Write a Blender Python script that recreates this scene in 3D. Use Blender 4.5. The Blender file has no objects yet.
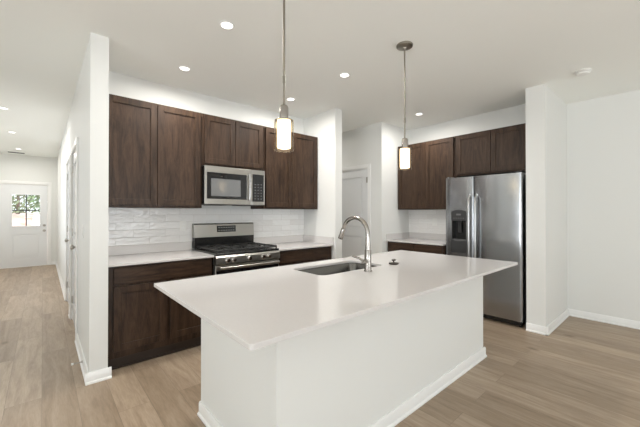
import bpy, bmesh, math, random
from mathutils import Vector, Matrix
random.seed(7)
SC = bpy.context.scene
COL = SC.collection
R = math.radians

# ------------------------------------------------------------------ camera
cam_d = bpy.data.cameras.new('camera')
cam = bpy.data.objects.new('camera', cam_d)
COL.objects.link(cam)
cam.location = (0, 0, 1.3187)
cam.rotation_euler = (R(90 + 0.36), 0, R(-41.33))
cam_d.sensor_width = 36
cam_d.sensor_fit = 'HORIZONTAL'
cam_d.lens = 315.1 / 640 * 36
cam_d.shift_y = (210.8 - 213.5) / 640
cam_d.clip_start = 0.05
SC.camera = cam

# ------------------------------------------------------------------ world, lights, exposure
SC.view_settings.view_transform = 'Standard'
SC.view_settings.look = 'None'
SC.view_settings.gamma = 1
SC.view_settings.use_curve_mapping = False
SC.view_settings.exposure = 0.43
SC.cycles.use_denoising = True
SC.cycles.max_bounces = 12
SC.cycles.diffuse_bounces = 8
SC.cycles.glossy_bounces = 5
SC.cycles.sample_clamp_indirect = 8

world = bpy.data.worlds.new('world')
SC.world = world
world.use_nodes = True
wn = world.node_tree.nodes
bg = wn['Background']
bg.inputs['Color'].default_value = (0.86, 0.93, 1.0, 1)
bg.inputs['Strength'].default_value = 1.6


def area(name, loc, rot, sx, sy, power, color):
    d = bpy.data.lights.new(name, 'AREA')
    d.shape = 'RECTANGLE'
    d.size, d.size_y = sx, sy
    d.energy = power
    d.color = color
    o = bpy.data.objects.new(name, d)
    o.location = loc
    o.rotation_euler = rot
    COL.objects.link(o)
    return o


XHL_ = -1.12
DAY = (0.955, 0.98, 1.0)
# area lamps added at unseen windows as daylight, tilted up to brighten the ceiling
area('fill_lamp_rear', (1.2, -4.40, 1.0), (R(146), 0, 0), 3.4, 1.7, 96, DAY)         # faces +Y, up
area('fill_lamp_left', (-3.90, -0.2, 1.3), (R(152), 0, R(-90)), 3.4, 1.3, 118, DAY)   # faces +X, up
area('fill_lamp_hall', (XHL_ - .05, 6.8, 1.45), (R(95), 0, R(-90)), 3.2, 1.3, 8, DAY)  # added to brighten the hall walls, level rather than tilted up
sun_d = bpy.data.lights.new('sun', 'SUN')
sun_d.energy = 4.0
sun_d.angle = R(3)
sun = bpy.data.objects.new('sun', sun_d)
sun.rotation_euler = (R(46), 0, R(-6))
COL.objects.link(sun)


# ------------------------------------------------------------------ materials
def mat(name, base=(0.8, 0.8, 0.8), rough=0.5, metal=0.0, spec=0.5, coat=0.0):
    m = bpy.data.materials.new(name)
    m.use_nodes = True
    b = m.node_tree.nodes['Principled BSDF']
    b.inputs['Base Color'].default_value = (*base, 1)
    b.inputs['Roughness'].default_value = rough
    b.inputs['Metallic'].default_value = metal
    b.inputs['Specular IOR Level'].default_value = spec
    b.inputs['Coat Weight'].default_value = coat
    b.inputs['Coat Roughness'].default_value = 0.15
    return m


class NT:
    def __init__(s, m):
        s.n = m.node_tree.nodes
        s.l = m.node_tree.links
        s.b = s.n['Principled BSDF']

    def new(s, t, **kw):
        n = s.n.new(t)
        for k, v in kw.items():
            if hasattr(n, k):
                setattr(n, k, v)
            else:
                n.inputs[k].default_value = v
        return n

    def coords(s, scale=(1, 1, 1), rot=(0, 0, 0), loc=(0, 0, 0)):
        tc = s.new('ShaderNodeTexCoord')
        mp = s.new('ShaderNodeMapping')
        mp.inputs['Scale'].default_value = scale
        mp.inputs['Rotation'].default_value = rot
        mp.inputs['Location'].default_value = loc
        s.l.new(tc.outputs['Object'], mp.inputs['Vector'])
        return mp.outputs['Vector']

    def ramp(s, fac, stops):
        r = s.new('ShaderNodeValToRGB')
        e = r.color_ramp.elements
        while len(e) < len(stops):
            e.new(0.5)
        for i, (p, c) in enumerate(stops):
            e[i].position = p
            e[i].color = (*c, 1)
        s.l.new(fac, r.inputs['Fac'])
        return r.outputs['Color']

    def bump(s, h, strength, dist=0.002):
        b = s.new('ShaderNodeBump')
        b.inputs['Strength'].default_value = strength
        b.inputs['Distance'].default_value = dist
        s.l.new(h, b.inputs['Height'])
        s.l.new(b.outputs['Normal'], s.b.inputs['Normal'])
        return b


def wall_paint(name, c, rough):
    m = mat(name, c, rough, spec=0.3)
    t = NT(m)
    n = t.new('ShaderNodeTexNoise', Scale=220.0, Detail=3.0)
    t.l.new(t.coords(), n.inputs['Vector'])
    t.bump(n.outputs['Fac'], 0.06, 0.0006)
    return m


def wood(name, scale, c0, c1, c2, rough=0.42):
    m = mat(name, c1, rough, spec=0.30)
    t = NT(m)
    v = t.coords(scale)
    oi = t.new('ShaderNodeObjectInfo')
    add = t.new('ShaderNodeVectorMath', operation='ADD')
    mul = t.new('ShaderNodeVectorMath', operation='SCALE')
    cmb = t.new('ShaderNodeCombineXYZ')
    for k in range(3):
        t.l.new(oi.outputs['Random'], cmb.inputs[k])
    t.l.new(cmb.outputs[0], mul.inputs[0])
    mul.inputs['Scale'].default_value = 13.0
    t.l.new(v, add.inputs[0])
    t.l.new(mul.outputs[0], add.inputs[1])
    n1 = t.new('ShaderNodeTexNoise', Scale=1.0, Detail=7.0, Roughness=0.62, Distortion=1.4)
    t.l.new(add.outputs[0], n1.inputs['Vector'])
    n2 = t.new('ShaderNodeTexNoise', Scale=9.0, Detail=4.0, Roughness=0.7)
    t.l.new(add.outputs[0], n2.inputs['Vector'])
    mx = t.new('ShaderNodeMath', operation='MULTIPLY_ADD')
    t.l.new(n2.outputs['Fac'], mx.inputs[0])
    mx.inputs[1].default_value = 0.35
    mx.inputs[2].default_value = -0.17
    sm = t.new('ShaderNodeMath', operation='ADD')
    t.l.new(n1.outputs['Fac'], sm.inputs[0])
    t.l.new(mx.outputs[0], sm.inputs[1])
    col = t.ramp(sm.outputs[0], [(0.28, c0), (0.5, c1), (0.75, c2)])
    t.l.new(col, t.b.inputs['Base Color'])
    t.bump(sm.outputs[0], 0.25, 0.0015)
    return m


def steel(name, base, rough, scale, bump=0.02):
    m = mat(name, base, rough, metal=1.0)
    t = NT(m)
    n = t.new('ShaderNodeTexNoise', Scale=1.0, Detail=3.0)
    t.l.new(t.coords(scale), n.inputs['Vector'])
    r = t.new('ShaderNodeMapRange')
    r.inputs['To Min'].default_value = rough - 0.05
    r.inputs['To Max'].default_value = rough + 0.06
    t.l.new(n.outputs['Fac'], r.inputs['Value'])
    t.l.new(r.outputs[0], t.b.inputs['Roughness'])
    n2 = t.new('ShaderNodeTexNoise', Scale=2.2, Detail=1.0)
    t.l.new(t.coords((0.6, 0.6, 1.6)), n2.inputs['Vector'])
    t.bump(n2.outputs['Fac'], bump, 0.02)
    return m


def emit(name, c, s):
    m = mat(name, c, 0.5)
    b = m.node_tree.nodes['Principled BSDF']
    b.inputs['Emission Color'].default_value = (*c, 1)
    b.inputs['Emission Strength'].default_value = s
    return m


def thin_glass(name, tint=(1, 1, 1), gloss=0.10, haze=None):
    m = bpy.data.materials.new(name)
    m.use_nodes = True
    n, l = m.node_tree.nodes, m.node_tree.links
    n.remove(n['Principled BSDF'])
    tr = n.new('ShaderNodeBsdfTransparent')
    tr.inputs['Color'].default_value = (*tint, 1)
    gl = n.new('ShaderNodeBsdfGlossy')
    gl.inputs['Roughness'].default_value = 0.03
    lw = n.new('ShaderNodeLayerWeight')
    lw.inputs['Blend'].default_value = 0.5
    pw = n.new('ShaderNodeMath')
    pw.operation = 'POWER'
    pw.inputs[1].default_value = 3.0
    l.new(lw.outputs['Facing'], pw.inputs[0])
    fr = n.new('ShaderNodeMath')
    fr.operation = 'MULTIPLY_ADD'
    fr.inputs[1].default_value = gloss
    fr.inputs[2].default_value = 0.03
    l.new(pw.outputs[0], fr.inputs[0])
    mx = n.new('ShaderNodeMixShader')
    l.new(fr.outputs[0], mx.inputs[0])
    l.new(tr.outputs[0], mx.inputs[1])
    l.new(gl.outputs[0], mx.inputs[2])
    l.new(mx.outputs[0], n['Material Output'].inputs['Surface'])
    return m


def floor_mat():
    m = mat('oak_plank', (0.45, 0.36, 0.27), 0.42, spec=0.45)
    t = NT(m)
    tc = t.new('ShaderNodeTexCoord')
    sx = t.new('ShaderNodeSeparateXYZ')
    t.l.new(tc.outputs['Object'], sx.inputs[0])
    cb = t.new('ShaderNodeCombineXYZ')
    t.l.new(sx.outputs['Y'], cb.inputs['X'])
    t.l.new(sx.outputs['X'], cb.inputs['Y'])
    br = t.new('ShaderNodeTexBrick')
    br.offset = 0.37
    br.offset_frequency = 2
    for k, v in (('Scale', 1.0), ('Brick Width', 1.5), ('Row Height', 0.19), ('Mortar Size', 0.0012),
                 ('Mortar Smooth', 0.2), ('Bias', 0.0)):
        br.inputs[k].default_value = v
    br.inputs['Color1'].default_value = (0, 0, 0, 1)
    br.inputs['Color2'].default_value = (1, 1, 1, 1)
    br.inputs['Mortar'].default_value = (0.5, 0.5, 0.5, 1)
    t.l.new(cb.outputs[0], br.inputs['Vector'])
    # offset the grain per plank
    sc = t.new('ShaderNodeVectorMath', operation='SCALE')
    t.l.new(br.outputs['Color'], sc.inputs[0])
    sc.inputs['Scale'].default_value = 23.0
    mp = t.new('ShaderNodeMapping')
    mp.inputs['Scale'].default_value = (1.3, 11.0, 1)
    t.l.new(cb.outputs[0], mp.inputs['Vector'])
    ad = t.new('ShaderNodeVectorMath', operation='ADD')
    t.l.new(mp.outputs[0], ad.inputs[0])
    t.l.new(sc.outputs[0], ad.inputs[1])
    gr = t.new('ShaderNodeTexNoise', Scale=1.5, Detail=8.0, Roughness=0.62, Distortion=0.9)
    t.l.new(ad.outputs[0], gr.inputs['Vector'])
    fine = t.new('ShaderNodeTexNoise', Scale=11.0, Detail=4.0, Roughness=0.7)
    t.l.new(ad.outputs[0], fine.inputs['Vector'])
    col = t.ramp(gr.outputs['Fac'], [(0.25, (0.265, 0.192, 0.132)), (0.5, (0.385, 0.295, 0.212)), (0.78, (0.485, 0.385, 0.290))])
    # per-plank tone
    tone = t.ramp(br.outputs['Color'], [(0.0, (0.80, 0.785, 0.76)), (0.5, (1.0, 1.0, 1.0)), (1.0, (1.08, 1.09, 1.10))])
    mul = t.new('ShaderNodeMix', data_type='RGBA', blend_type='MULTIPLY')
    mul.inputs[0].default_value = 1.0
    t.l.new(col, mul.inputs[6])
    t.l.new(tone, mul.inputs[7])
    f2 = t.ramp(fine.outputs['Fac'], [(0.3, (0.80, 0.785, 0.765)), (0.6, (1.0, 1.0, 1.0))])
    mul2 = t.new('ShaderNodeMix', data_type='RGBA', blend_type='MULTIPLY')
    mul2.inputs[0].default_value = 0.8
    t.l.new(mul.outputs[2], mul2.inputs[6])
    t.l.new(f2, mul2.inputs[7])
    # knots
    kn = t.new('ShaderNodeTexVoronoi', Scale=2.6)
    mk = t.new('ShaderNodeMapping')
    mk.inputs['Scale'].default_value = (0.55, 1.0, 1)
    t.l.new(cb.outputs[0], mk.inputs['Vector'])
    t.l.new(mk.outputs[0], kn.inputs['Vector'])
    kc = t.ramp(kn.outputs['Distance'], [(0.0, (0.30, 0.24, 0.20)), (0.04, (0.5, 0.43, 0.37)), (0.10, (1, 1, 1))])
    mul3 = t.new('ShaderNodeMix', data_type='RGBA', blend_type='MULTIPLY')
    mul3.inputs[0].default_value = 0.75
    t.l.new(mul2.outputs[2], mul3.inputs[6])
    t.l.new(kc, mul3.inputs[7])
    # seams
    mx = t.new('ShaderNodeMix', data_type='RGBA')
    t.l.new(br.outputs['Fac'], mx.inputs[0])
    t.l.new(mul3.outputs[2], mx.inputs[6])
    mx.inputs[7].default_value = (0.20, 0.15, 0.11, 1)
    t.l.new(mx.outputs[2], t.b.inputs['Base Color'])
    t.bump(gr.outputs['Fac'], 0.12, 0.002)
    return m


def tile_mat(name, rot):
    """glossy wavy white 3 x 12 inch tile in running bond; rot turns the wall plane into texture XY"""
    m = mat(name, (0.84, 0.84, 0.84), 0.06, spec=0.6)
    t = NT(m)
    tc = t.new('ShaderNodeTexCoord')
    sx = t.new('ShaderNodeSeparateXYZ')
    t.l.new(tc.outputs['Object'], sx.inputs[0])
    cb = t.new('ShaderNodeCombineXYZ')
    t.l.new(sx.outputs['Y' if rot else 'X'], cb.inputs['X'])
    t.l.new(sx.outputs['Z'], cb.inputs['Y'])
    br = t.new('ShaderNodeTexBrick')
    br.offset = 0.5
    for k, v in (('Scale', 1.0), ('Brick Width', 0.305), ('Row Height', 0.077), ('Mortar Size', 0.0018), ('Mortar Smooth', 0.3)):
        br.inputs[k].default_value = v
    br.inputs['Color1'].default_value = (0, 0, 0, 1)
    br.inputs['Color2'].default_value = (1, 1, 1, 1)
    t.l.new(cb.outputs[0], br.inputs['Vector'])
    col = t.ramp(br.outputs['Color'], [(0.0, (0.80, 0.79, 0.78)), (1.0, (0.88, 0.88, 0.875))])
    mx = t.new('ShaderNodeMix', data_type='RGBA')
    t.l.new(br.outputs['Fac'], mx.inputs[0])
    t.l.new(col, mx.inputs[6])
    mx.inputs[7].default_value = (0.70, 0.68, 0.66, 1)
    t.l.new(mx.outputs[2], t.b.inputs['Base Color'])
    sc = t.new('ShaderNodeVectorMath', operation='SCALE')
    t.l.new(br.outputs['Color'], sc.inputs[0])
    sc.inputs['Scale'].default_value = 9.0
    mp = t.new('ShaderNodeMapping')
    mp.inputs['Scale'].default_value = (14.0, 30.0, 1)
    t.l.new(cb.outputs[0], mp.inputs['Vector'])
    ad = t.new('ShaderNodeVectorMath', operation='ADD')
    t.l.new(mp.outputs[0], ad.inputs[0])
    t.l.new(sc.outputs[0], ad.inputs[1])
    n = t.new('ShaderNodeTexNoise', Scale=1.0, Detail=1.5)
    t.l.new(ad.outputs[0], n.inputs['Vector'])
    inv = t.new('ShaderNodeMath', operation='MULTIPLY')
    t.l.new(br.outputs['Fac'], inv.inputs[0])
    inv.inputs[1].default_value = -0.35
    s = t.new('ShaderNodeMath', operation='ADD')
    t.l.new(n.outputs['Fac'], s.inputs[0])
    t.l.new(inv.outputs[0], s.inputs[1])
    t.bump(s.outputs[0], 0.8, 0.009)
    return m


def quartz_mat():
    m = mat('white_quartz', (0.79, 0.765, 0.755), 0.09, spec=0.55)
    t = NT(m)
    n = t.new('ShaderNodeTexNoise', Scale=90.0, Detail=4.0)
    t.l.new(t.coords(), n.inputs['Vector'])
    c = t.ramp(n.outputs['Fac'], [(0.3, (0.635, 0.612, 0.602)), (0.6, (0.65, 0.63, 0.62))])
    t.l.new(c, t.b.inputs['Base Color'])
    return m


M = {}
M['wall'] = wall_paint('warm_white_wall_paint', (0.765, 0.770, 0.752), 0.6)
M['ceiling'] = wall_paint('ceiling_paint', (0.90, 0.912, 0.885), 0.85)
M['trim'] = mat('white_semigloss_trim', (0.84, 0.84, 0.83), 0.28)
M['door'] = mat('white_door_paint', (0.78, 0.79, 0.80), 0.25)
M['floor'] = floor_mat()
C0, C1, C2 = (0.015, 0.0075, 0.0042), (0.045, 0.0245, 0.0140), (0.078, 0.045, 0.028)
M['wood_v'] = wood('espresso_wood_upright_grain', (16, 16, 2.2), C0, C1, C2)
M['wood_hx'] = wood('espresso_wood_level_grain', (2.2, 16, 16), C0, C1, C2)
M['wood_hy'] = wood('espresso_wood_side_grain', (16, 2.2, 16), C0, C1, C2)
M['dark'] = mat('toe_kick_board', (0.040, 0.026, 0.019), 0.55)
M['quartz'] = quartz_mat()
M['tile_x'] = tile_mat('wavy_white_tile_range_wall', False)
M['tile_y'] = tile_mat('wavy_white_tile_fridge_wall', True)
M['steel'] = steel('brushed_stainless_steel', (0.50, 0.50, 0.50), 0.28, (3, 3, 260))
M['steel_x'] = steel('brushed_stainless_level', (0.40, 0.385, 0.36), 0.32, (260, 3, 3))
M['steel_f'] = steel('fridge_stainless', (0.40, 0.41, 0.425), 0.20, (4, 4, 200), 0.05)
M['chrome'] = mat('brushed_nickel', (0.40, 0.375, 0.35), 0.24, metal=1.0)
M['bright'] = mat('polished_chrome', (0.72, 0.71, 0.70), 0.14, metal=1.0)
M['sink'] = steel('sink_stainless', (0.17, 0.165, 0.155), 0.22, (120, 5, 5))
M['black'] = mat('black_enamel', (0.012, 0.012, 0.012), 0.25)
M['black_glass'] = mat('black_glass', (0.008, 0.008, 0.009), 0.05, spec=0.6)
M['iron'] = mat('cast_iron', (0.02, 0.02, 0.02), 0.55)
M['grey_glass'] = mat('grey_mesh_window', (0.16, 0.165, 0.17), 0.10, spec=0.7)
M['dark_plastic'] = mat('dark_grey_plastic', (0.035, 0.036, 0.038), 0.4)
M['grey_plastic'] = mat('grey_plastic', (0.16, 0.16, 0.165), 0.35)
M['mark'] = mat('pale_print', (0.45, 0.45, 0.44), 0.5)
M['white_plastic'] = mat('white_plastic', (0.82, 0.82, 0.80), 0.35)
M['rubber'] = mat('white_rubber', (0.85, 0.85, 0.84), 0.6)
M['nickel'] = mat('satin_nickel', (0.30, 0.275, 0.235), 0.32, metal=1.0)
M['hinge'] = mat('satin_hinge_metal', (0.42, 0.40, 0.37), 0.35, metal=1.0)
M['lens'] = emit('downlight_lens', (1.0, 0.97, 0.92), 2.2)
M['diffuser'] = emit('lit_white_glass', (1.0, 0.86, 0.64), 3.0)
M['clear'] = thin_glass('clear_glass_cylinder', (0.985, 0.945, 0.87), 0.38)
M['pane'] = thin_glass('window_glass', (0.97, 0.98, 0.98), 0.35)
M['leaf'] = mat('leaf_green', (0.17, 0.24, 0.12), 0.7)
M['leaf2'] = mat('leaf_olive', (0.24, 0.28, 0.17), 0.7)
M['bark'] = mat('bark', (0.16, 0.12, 0.09), 0.9)
M['strainer'] = mat('dark_bronze_metal', (0.10, 0.085, 0.075), 0.35, metal=0.8)


def earth_mat():
    m = mat('red_earth', (0.5, 0.3, 0.22), 0.95)
    t = NT(m)
    n = t.new('ShaderNodeTexNoise', Scale=0.9, Detail=6.0)
    t.l.new(t.coords((1, 0.4, 1)), n.inputs['Vector'])
    c = t.ramp(n.outputs['Fac'], [(0.35, (0.50, 0.27, 0.20)), (0.5, (0.62, 0.45, 0.38)), (0.62, (0.72, 0.68, 0.62))])
    t.l.new(c, t.b.inputs['Base Color'])
    return m


M['earth'] = earth_mat()


# ------------------------------------------------------------------ mesh helpers
class MB:
    def __init__(s):
        s.bm = bmesh.new()

    def box(s, x0, x1, y0, y1, z0, z1, bev=0.0, seg=1):
        g = bmesh.ops.create_cube(s.bm, size=1.0)
        vs = g['verts']
        for v in vs:
            v.co = Vector(((x0 + x1) / 2 + v.co.x * (x1 - x0), (y0 + y1) / 2 + v.co.y * (y1 - y0), (z0 + z1) / 2 + v.co.z * (z1 - z0)))
        if bev > 0:
            es = list({e for v in vs for e in v.link_edges})
            bmesh.ops.bevel(s.bm, geom=es, offset=bev, segments=seg, profile=0.5, affect='EDGES', clamp_overlap=True)
        return s

    def prism(s, pts, axis, a0, a1):
        """polygon in the plane across axis (x: (y,z), y: (x,z), z: (x,y)) pulled from a0 to a1"""
        def P(p, a):
            return {'x': (a, p[0], p[1]), 'y': (p[0], a, p[1]), 'z': (p[0], p[1], a)}[axis]
        lo = [s.bm.verts.new(P(p, a0)) for p in pts]
        hi = [s.bm.verts.new(P(p, a1)) for p in pts]
        n = len(pts)
        s.bm.faces.new(lo)
        s.bm.faces.new(hi[::-1])
        for i in range(n):
            s.bm.faces.new((lo[i], hi[i], hi[(i + 1) % n], lo[(i + 1) % n]))
        return s

    def cyl(s, p0, p1, r0, r1=None, seg=24, caps=True):
        r1 = r0 if r1 is None else r1
        p0, p1 = Vector(p0), Vector(p1)
        d = p1 - p0
        q = Vector((0, 0, 1)).rotation_difference(d.normalized()).to_matrix().to_4x4()
        mtx = Matrix.Translation((p0 + p1) / 2) @ q
        bmesh.ops.create_cone(s.bm, cap_ends=caps, segments=seg, radius1=r0, radius2=r1, depth=d.length, matrix=mtx)
        return s

    def lathe(s, prof, c, axis=(0, 0, 1), seg=32, closed=False):
        """prof: list of (radius, distance along axis)"""
        q = Vector((0, 0, 1)).rotation_difference(Vector(axis).normalized())
        c = Vector(c)
        rings = []
        for r, h in prof:
            if r < 1e-6:
                rings.append([s.bm.verts.new(c + q @ Vector((0, 0, h)))])
            else:
                rings.append([s.bm.verts.new(c + q @ Vector((r * math.cos(2 * math.pi * i / seg), r * math.sin(2 * math.pi * i / seg), h))) for i in range(seg)])
        pairs = list(zip(rings, rings[1:]))
        if closed:
            pairs.append((rings[-1], rings[0]))
        for a, b in pairs:
            for i in range(seg):
                j = (i + 1) % seg
                if len(a) == 1 and len(b) == 1:
                    continue
                if len(a) == 1:
                    s.bm.faces.new((a[0], b[i], b[j]))
                elif len(b) == 1:
                    s.bm.faces.new((a[i], a[j], b[0]))
                else:
                    s.bm.faces.new((a[i], a[j], b[j], b[i]))
        return s

    def tube(s, pts, r, seg=14):
        pts = [Vector(p) for p in pts]
        rs = r if isinstance(r, (list, tuple)) else [r] * len(pts)
        prev, up = None, None
        first = None
        for i, p in enumerate(pts):
            t = (pts[min(i + 1, len(pts) - 1)] - pts[max(i - 1, 0)]).normalized()
            if up is None:
                up = Vector((1, 0, 0)) if abs(t.x) < 0.8 else Vector((0, 1, 0))
            up = (up - t * up.dot(t)).normalized()
            w = t.cross(up)
            ring = [s.bm.verts.new(p + rs[i] * (math.cos(2 * math.pi * k / seg) * up + math.sin(2 * math.pi * k / seg) * w)) for k in range(seg)]
            if prev:
                for k in range(seg):
                    s.bm.faces.new((prev[k], prev[(k + 1) % seg], ring[(k + 1) % seg], ring[k]))
            else:
                first = ring
            prev = ring
        s.bm.faces.new(first[::-1])
        s.bm.faces.new(prev)
        return s

    def build(s, name, m, parent=None, origin=None, smooth=True):
        bmesh.ops.recalc_face_normals(s.bm, faces=s.bm.faces)
        base = Vector(parent['_base']) if parent is not None else Vector(origin or (0, 0, 0))
        for v in s.bm.verts:
            v.co -= base
        me = bpy.data.meshes.new(name)
        s.bm.to_mesh(me)
        s.bm.free()
        me.materials.append(m)
        if smooth:
            for p in me.polygons:
                p.use_smooth = True
            me.set_sharp_from_angle(angle=R(35))
        o = bpy.data.objects.new(name, me)
        COL.objects.link(o)
        o['_base'] = list(base)
        if parent is not None:
            o.parent = parent
        else:
            o.location = base
        return o


def thing(name, loc, label, cat, group=None, kind=None):
    o = bpy.data.objects.new(name, None)
    o.empty_display_size = 0.1
    COL.objects.link(o)
    o.location = loc
    o['_base'] = list(loc)
    return tag(o, label, cat, group, kind)


def tag(o, label, cat, group=None, kind=None):
    o['label'] = label
    o['category'] = cat
    if group:
        o['group'] = group
    if kind:
        o['kind'] = kind
    return o


def struct(o, label, cat):
    return tag(o, label, cat, None, 'structure')


def copy_thing(o, loc, label):
    c = o.copy()
    COL.objects.link(c)
    c.location = loc
    c['label'] = label
    for ch in list(o.children):
        d = ch.copy()
        COL.objects.link(d)
        d.parent = c
        for g in list(ch.children):
            e = g.copy()
            COL.objects.link(e)
            e.parent = d
    return c


# ------------------------------------------------------------------ key dimensions
H = 2.722
XH, XS = 0.273, 0.394         # hallway wall: hall face, kitchen face
YW = 3.711                    # range wall
XRW, XRE = 2.934, 3.058       # short wall right of the range run
YS = 3.012                    # front of both short walls
XF = 4.664                    # fridge wall
XD = 3.919                    # pantry door wall
YP = 3.018                    # wall at the far end of the fridge run
XP0, YP0, YP1 = 4.090, 0.950, 1.134   # stub wall beside the fridge
XR = 5.089                    # right wall
YH = 10.508                   # front door wall
XHL = -1.12                   # left wall of the hall
YB = -4.4
XL = -3.9
HC = 0.896                    # worktop height

# ------------------------------------------------------------------ structure
b = MB().box(XL - .15, XR + .15, YB - .15, YH + .15, -0.12, 0.0)
struct(b.build('floor', M['floor']), 'light oak plank floor running through kitchen and hall', 'floor')
b = MB().box(XL - .15, XR + .15, YB - .15, YH + .15, H, H + 0.12)
struct(b.build('ceiling', M['ceiling']), 'flat off-white ceiling over kitchen and hall', 'ceiling')


def wall_open(b, axis, f0, f1, a0, a1, z1, holes):
    """wall slab between f0 and f1 on the axis across it; holes: (a0, a1, z0, z1)"""
    def bx(p0, p1, q0, q1):
        if p1 - p0 < 1e-4 or q1 - q0 < 1e-4:
            return
        if axis == 'x':
            b.box(f0, f1, p0, p1, q0, q1)
        else:
            b.box(p0, p1, f0, f1, q0, q1)
    cur = a0
    for h0, h1, q0, q1 in sorted(holes):
        bx(cur, h0, 0, z1)
        bx(h0, h1, 0, q0)
        bx(h0, h1, q1, z1)
        cur = h1
    bx(cur, a1, 0, z1)
    return b


# door openings in the hallway wall and pantry wall: (y0, y1, z0, z1)
DN = (4.14, 4.95, 0.0, 2.04)
DF = (5.25, 6.02, 0.0, 2.04)
DP = (3.285, 4.05, 0.0, 2.04)
FD = (-0.815, 0.10, 0.0, 2.02)   # front door (x range)
b = wall_open(MB(), 'x', XH, XS, YS, YH, H, [DN, DF])
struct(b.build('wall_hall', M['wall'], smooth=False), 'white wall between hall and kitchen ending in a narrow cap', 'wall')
b = MB().box(XS, XRE, YW, YW + .12, 0, H)
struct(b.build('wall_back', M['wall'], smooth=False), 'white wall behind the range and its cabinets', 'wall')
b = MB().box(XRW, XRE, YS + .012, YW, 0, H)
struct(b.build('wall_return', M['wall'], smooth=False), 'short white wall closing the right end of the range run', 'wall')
b = wall_open(MB(), 'x', XD, XD + .12, YP, 6.3, H, [DP])
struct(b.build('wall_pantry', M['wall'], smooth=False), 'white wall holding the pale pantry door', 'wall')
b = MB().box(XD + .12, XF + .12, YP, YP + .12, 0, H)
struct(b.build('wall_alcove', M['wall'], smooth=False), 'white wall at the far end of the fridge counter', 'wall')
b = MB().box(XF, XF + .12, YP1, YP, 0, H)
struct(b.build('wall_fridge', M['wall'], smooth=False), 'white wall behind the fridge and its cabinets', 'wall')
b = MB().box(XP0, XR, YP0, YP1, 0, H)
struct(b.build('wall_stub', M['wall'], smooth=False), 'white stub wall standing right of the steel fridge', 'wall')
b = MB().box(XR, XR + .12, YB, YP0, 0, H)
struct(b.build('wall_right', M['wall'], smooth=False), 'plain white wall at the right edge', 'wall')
b = wall_open(MB(), 'y', YH, YH + .14, XHL, XS, H, [FD])
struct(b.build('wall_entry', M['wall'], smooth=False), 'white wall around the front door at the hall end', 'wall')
HW = (5.2, 8.4, .7, 2.2)  # opening for the added hall window
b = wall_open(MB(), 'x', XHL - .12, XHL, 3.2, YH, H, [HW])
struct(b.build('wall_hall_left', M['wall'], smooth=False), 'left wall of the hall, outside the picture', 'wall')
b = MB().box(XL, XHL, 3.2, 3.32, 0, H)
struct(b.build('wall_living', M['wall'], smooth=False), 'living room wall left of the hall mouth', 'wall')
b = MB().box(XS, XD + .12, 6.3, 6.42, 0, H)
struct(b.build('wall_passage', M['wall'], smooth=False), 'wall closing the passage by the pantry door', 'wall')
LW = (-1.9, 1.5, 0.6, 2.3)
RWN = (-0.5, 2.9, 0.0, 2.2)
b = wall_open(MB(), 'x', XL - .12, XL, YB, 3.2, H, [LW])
struct(b.build('wall_left', M['wall'], smooth=False), 'living room wall with the added left window', 'wall')
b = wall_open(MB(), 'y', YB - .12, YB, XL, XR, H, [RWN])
struct(b.build('wall_rear', M['wall'], smooth=False), 'rear wall with the added wide patio window', 'wall')


def bb_x(b, x0, x1, y, side, h=0.085):
    """baseboard on a wall facing -Y (side=-1) or +Y (side=1), running along X"""
    t, s = 0.014 * side, 0.024 * side
    b.prism([(y, 0), (y + s, 0), (y + s, 0.012), (y + t, 0.020), (y + t, h - .008), (y + t * .6, h), (y, h)], 'x', x0, x1)


def bb_y(b, y0, y1, x, side, h=0.085):
    t, s = 0.014 * side, 0.024 * side
    b.prism([(x, 0), (x + s, 0), (x + s, 0.012), (x + t, 0.020), (x + t, h - .008), (x + t * .6, h), (x, h)], 'y', y0, y1)


b = MB()
bb_x(b, XH - .024, XS + .024, YS, -1)
bb_y(b, YS, DN[0] - .062, XH, -1)
bb_y(b, DN[1] + .062, DF[0] - .062, XH, -1)
bb_y(b, DF[1] + .062, YH, XH, -1)
struct(b.build('baseboard_hall', M['trim']), 'white baseboard round the hallway wall end', 'baseboard')
b = MB()
bb_x(b, FD[1] + .065, XH - .024, YH, -1)
bb_x(b, XHL, FD[0] - .065, YH, -1)
struct(b.build('baseboard_entry', M['trim']), 'white baseboard beside the front door', 'baseboard')
b = MB()
bb_y(b, YP0 - .024, YP1, XP0, -1)
bb_x(b, XP0 - .024, XR - .024, YP0, -1)
struct(b.build('baseboard_stub', M['trim']), 'white baseboard round the stub wall beside the fridge', 'baseboard')
b = MB()
bb_y(b, YB, YP0, XR, -1)
struct(b.build('baseboard_right', M['trim']), 'white baseboard along the right wall', 'baseboard')
b = MB()
bb_x(b, XRW, XRE, YS + .012, -1)
bb_y(b, YS + .012, YW, XRE, 1)
struct(b.build('baseboard_return', M['trim']), 'white baseboard on the short wall right of the range', 'baseboard')
b = MB()
bb_y(b, YP, DP[0] - .062, XD, -1)
bb_y(b, DP[1] + .062, 6.3, XD, -1)
struct(b.build('baseboard_pantry', M['trim']), 'white baseboard under the pantry door wall', 'baseboard')


def casing_x(name, label, x, y0, y1, z1, w=.06):
    """door casing on a wall face at x facing -X, plus the jamb inside the opening"""
    b = MB()
    for a0, a1 in ((y0 - w, y0), (y1, y1 + w)):
        b.box(x - .017, x, a0, a1, 0, z1 + w, .004)
    b.box(x - .0172, x, y0, y1, z1, z1 + w, .004)
    b.box(x, x + .11, y0, y0 + .014, 0, z1)
    b.box(x, x + .11, y1 - .014, y1, 0, z1)
    b.box(x, x + .11, y0 + .014, y1 - .014, z1 - .014, z1)
    return struct(b.build(name, M['trim']), label, 'trim')


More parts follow.
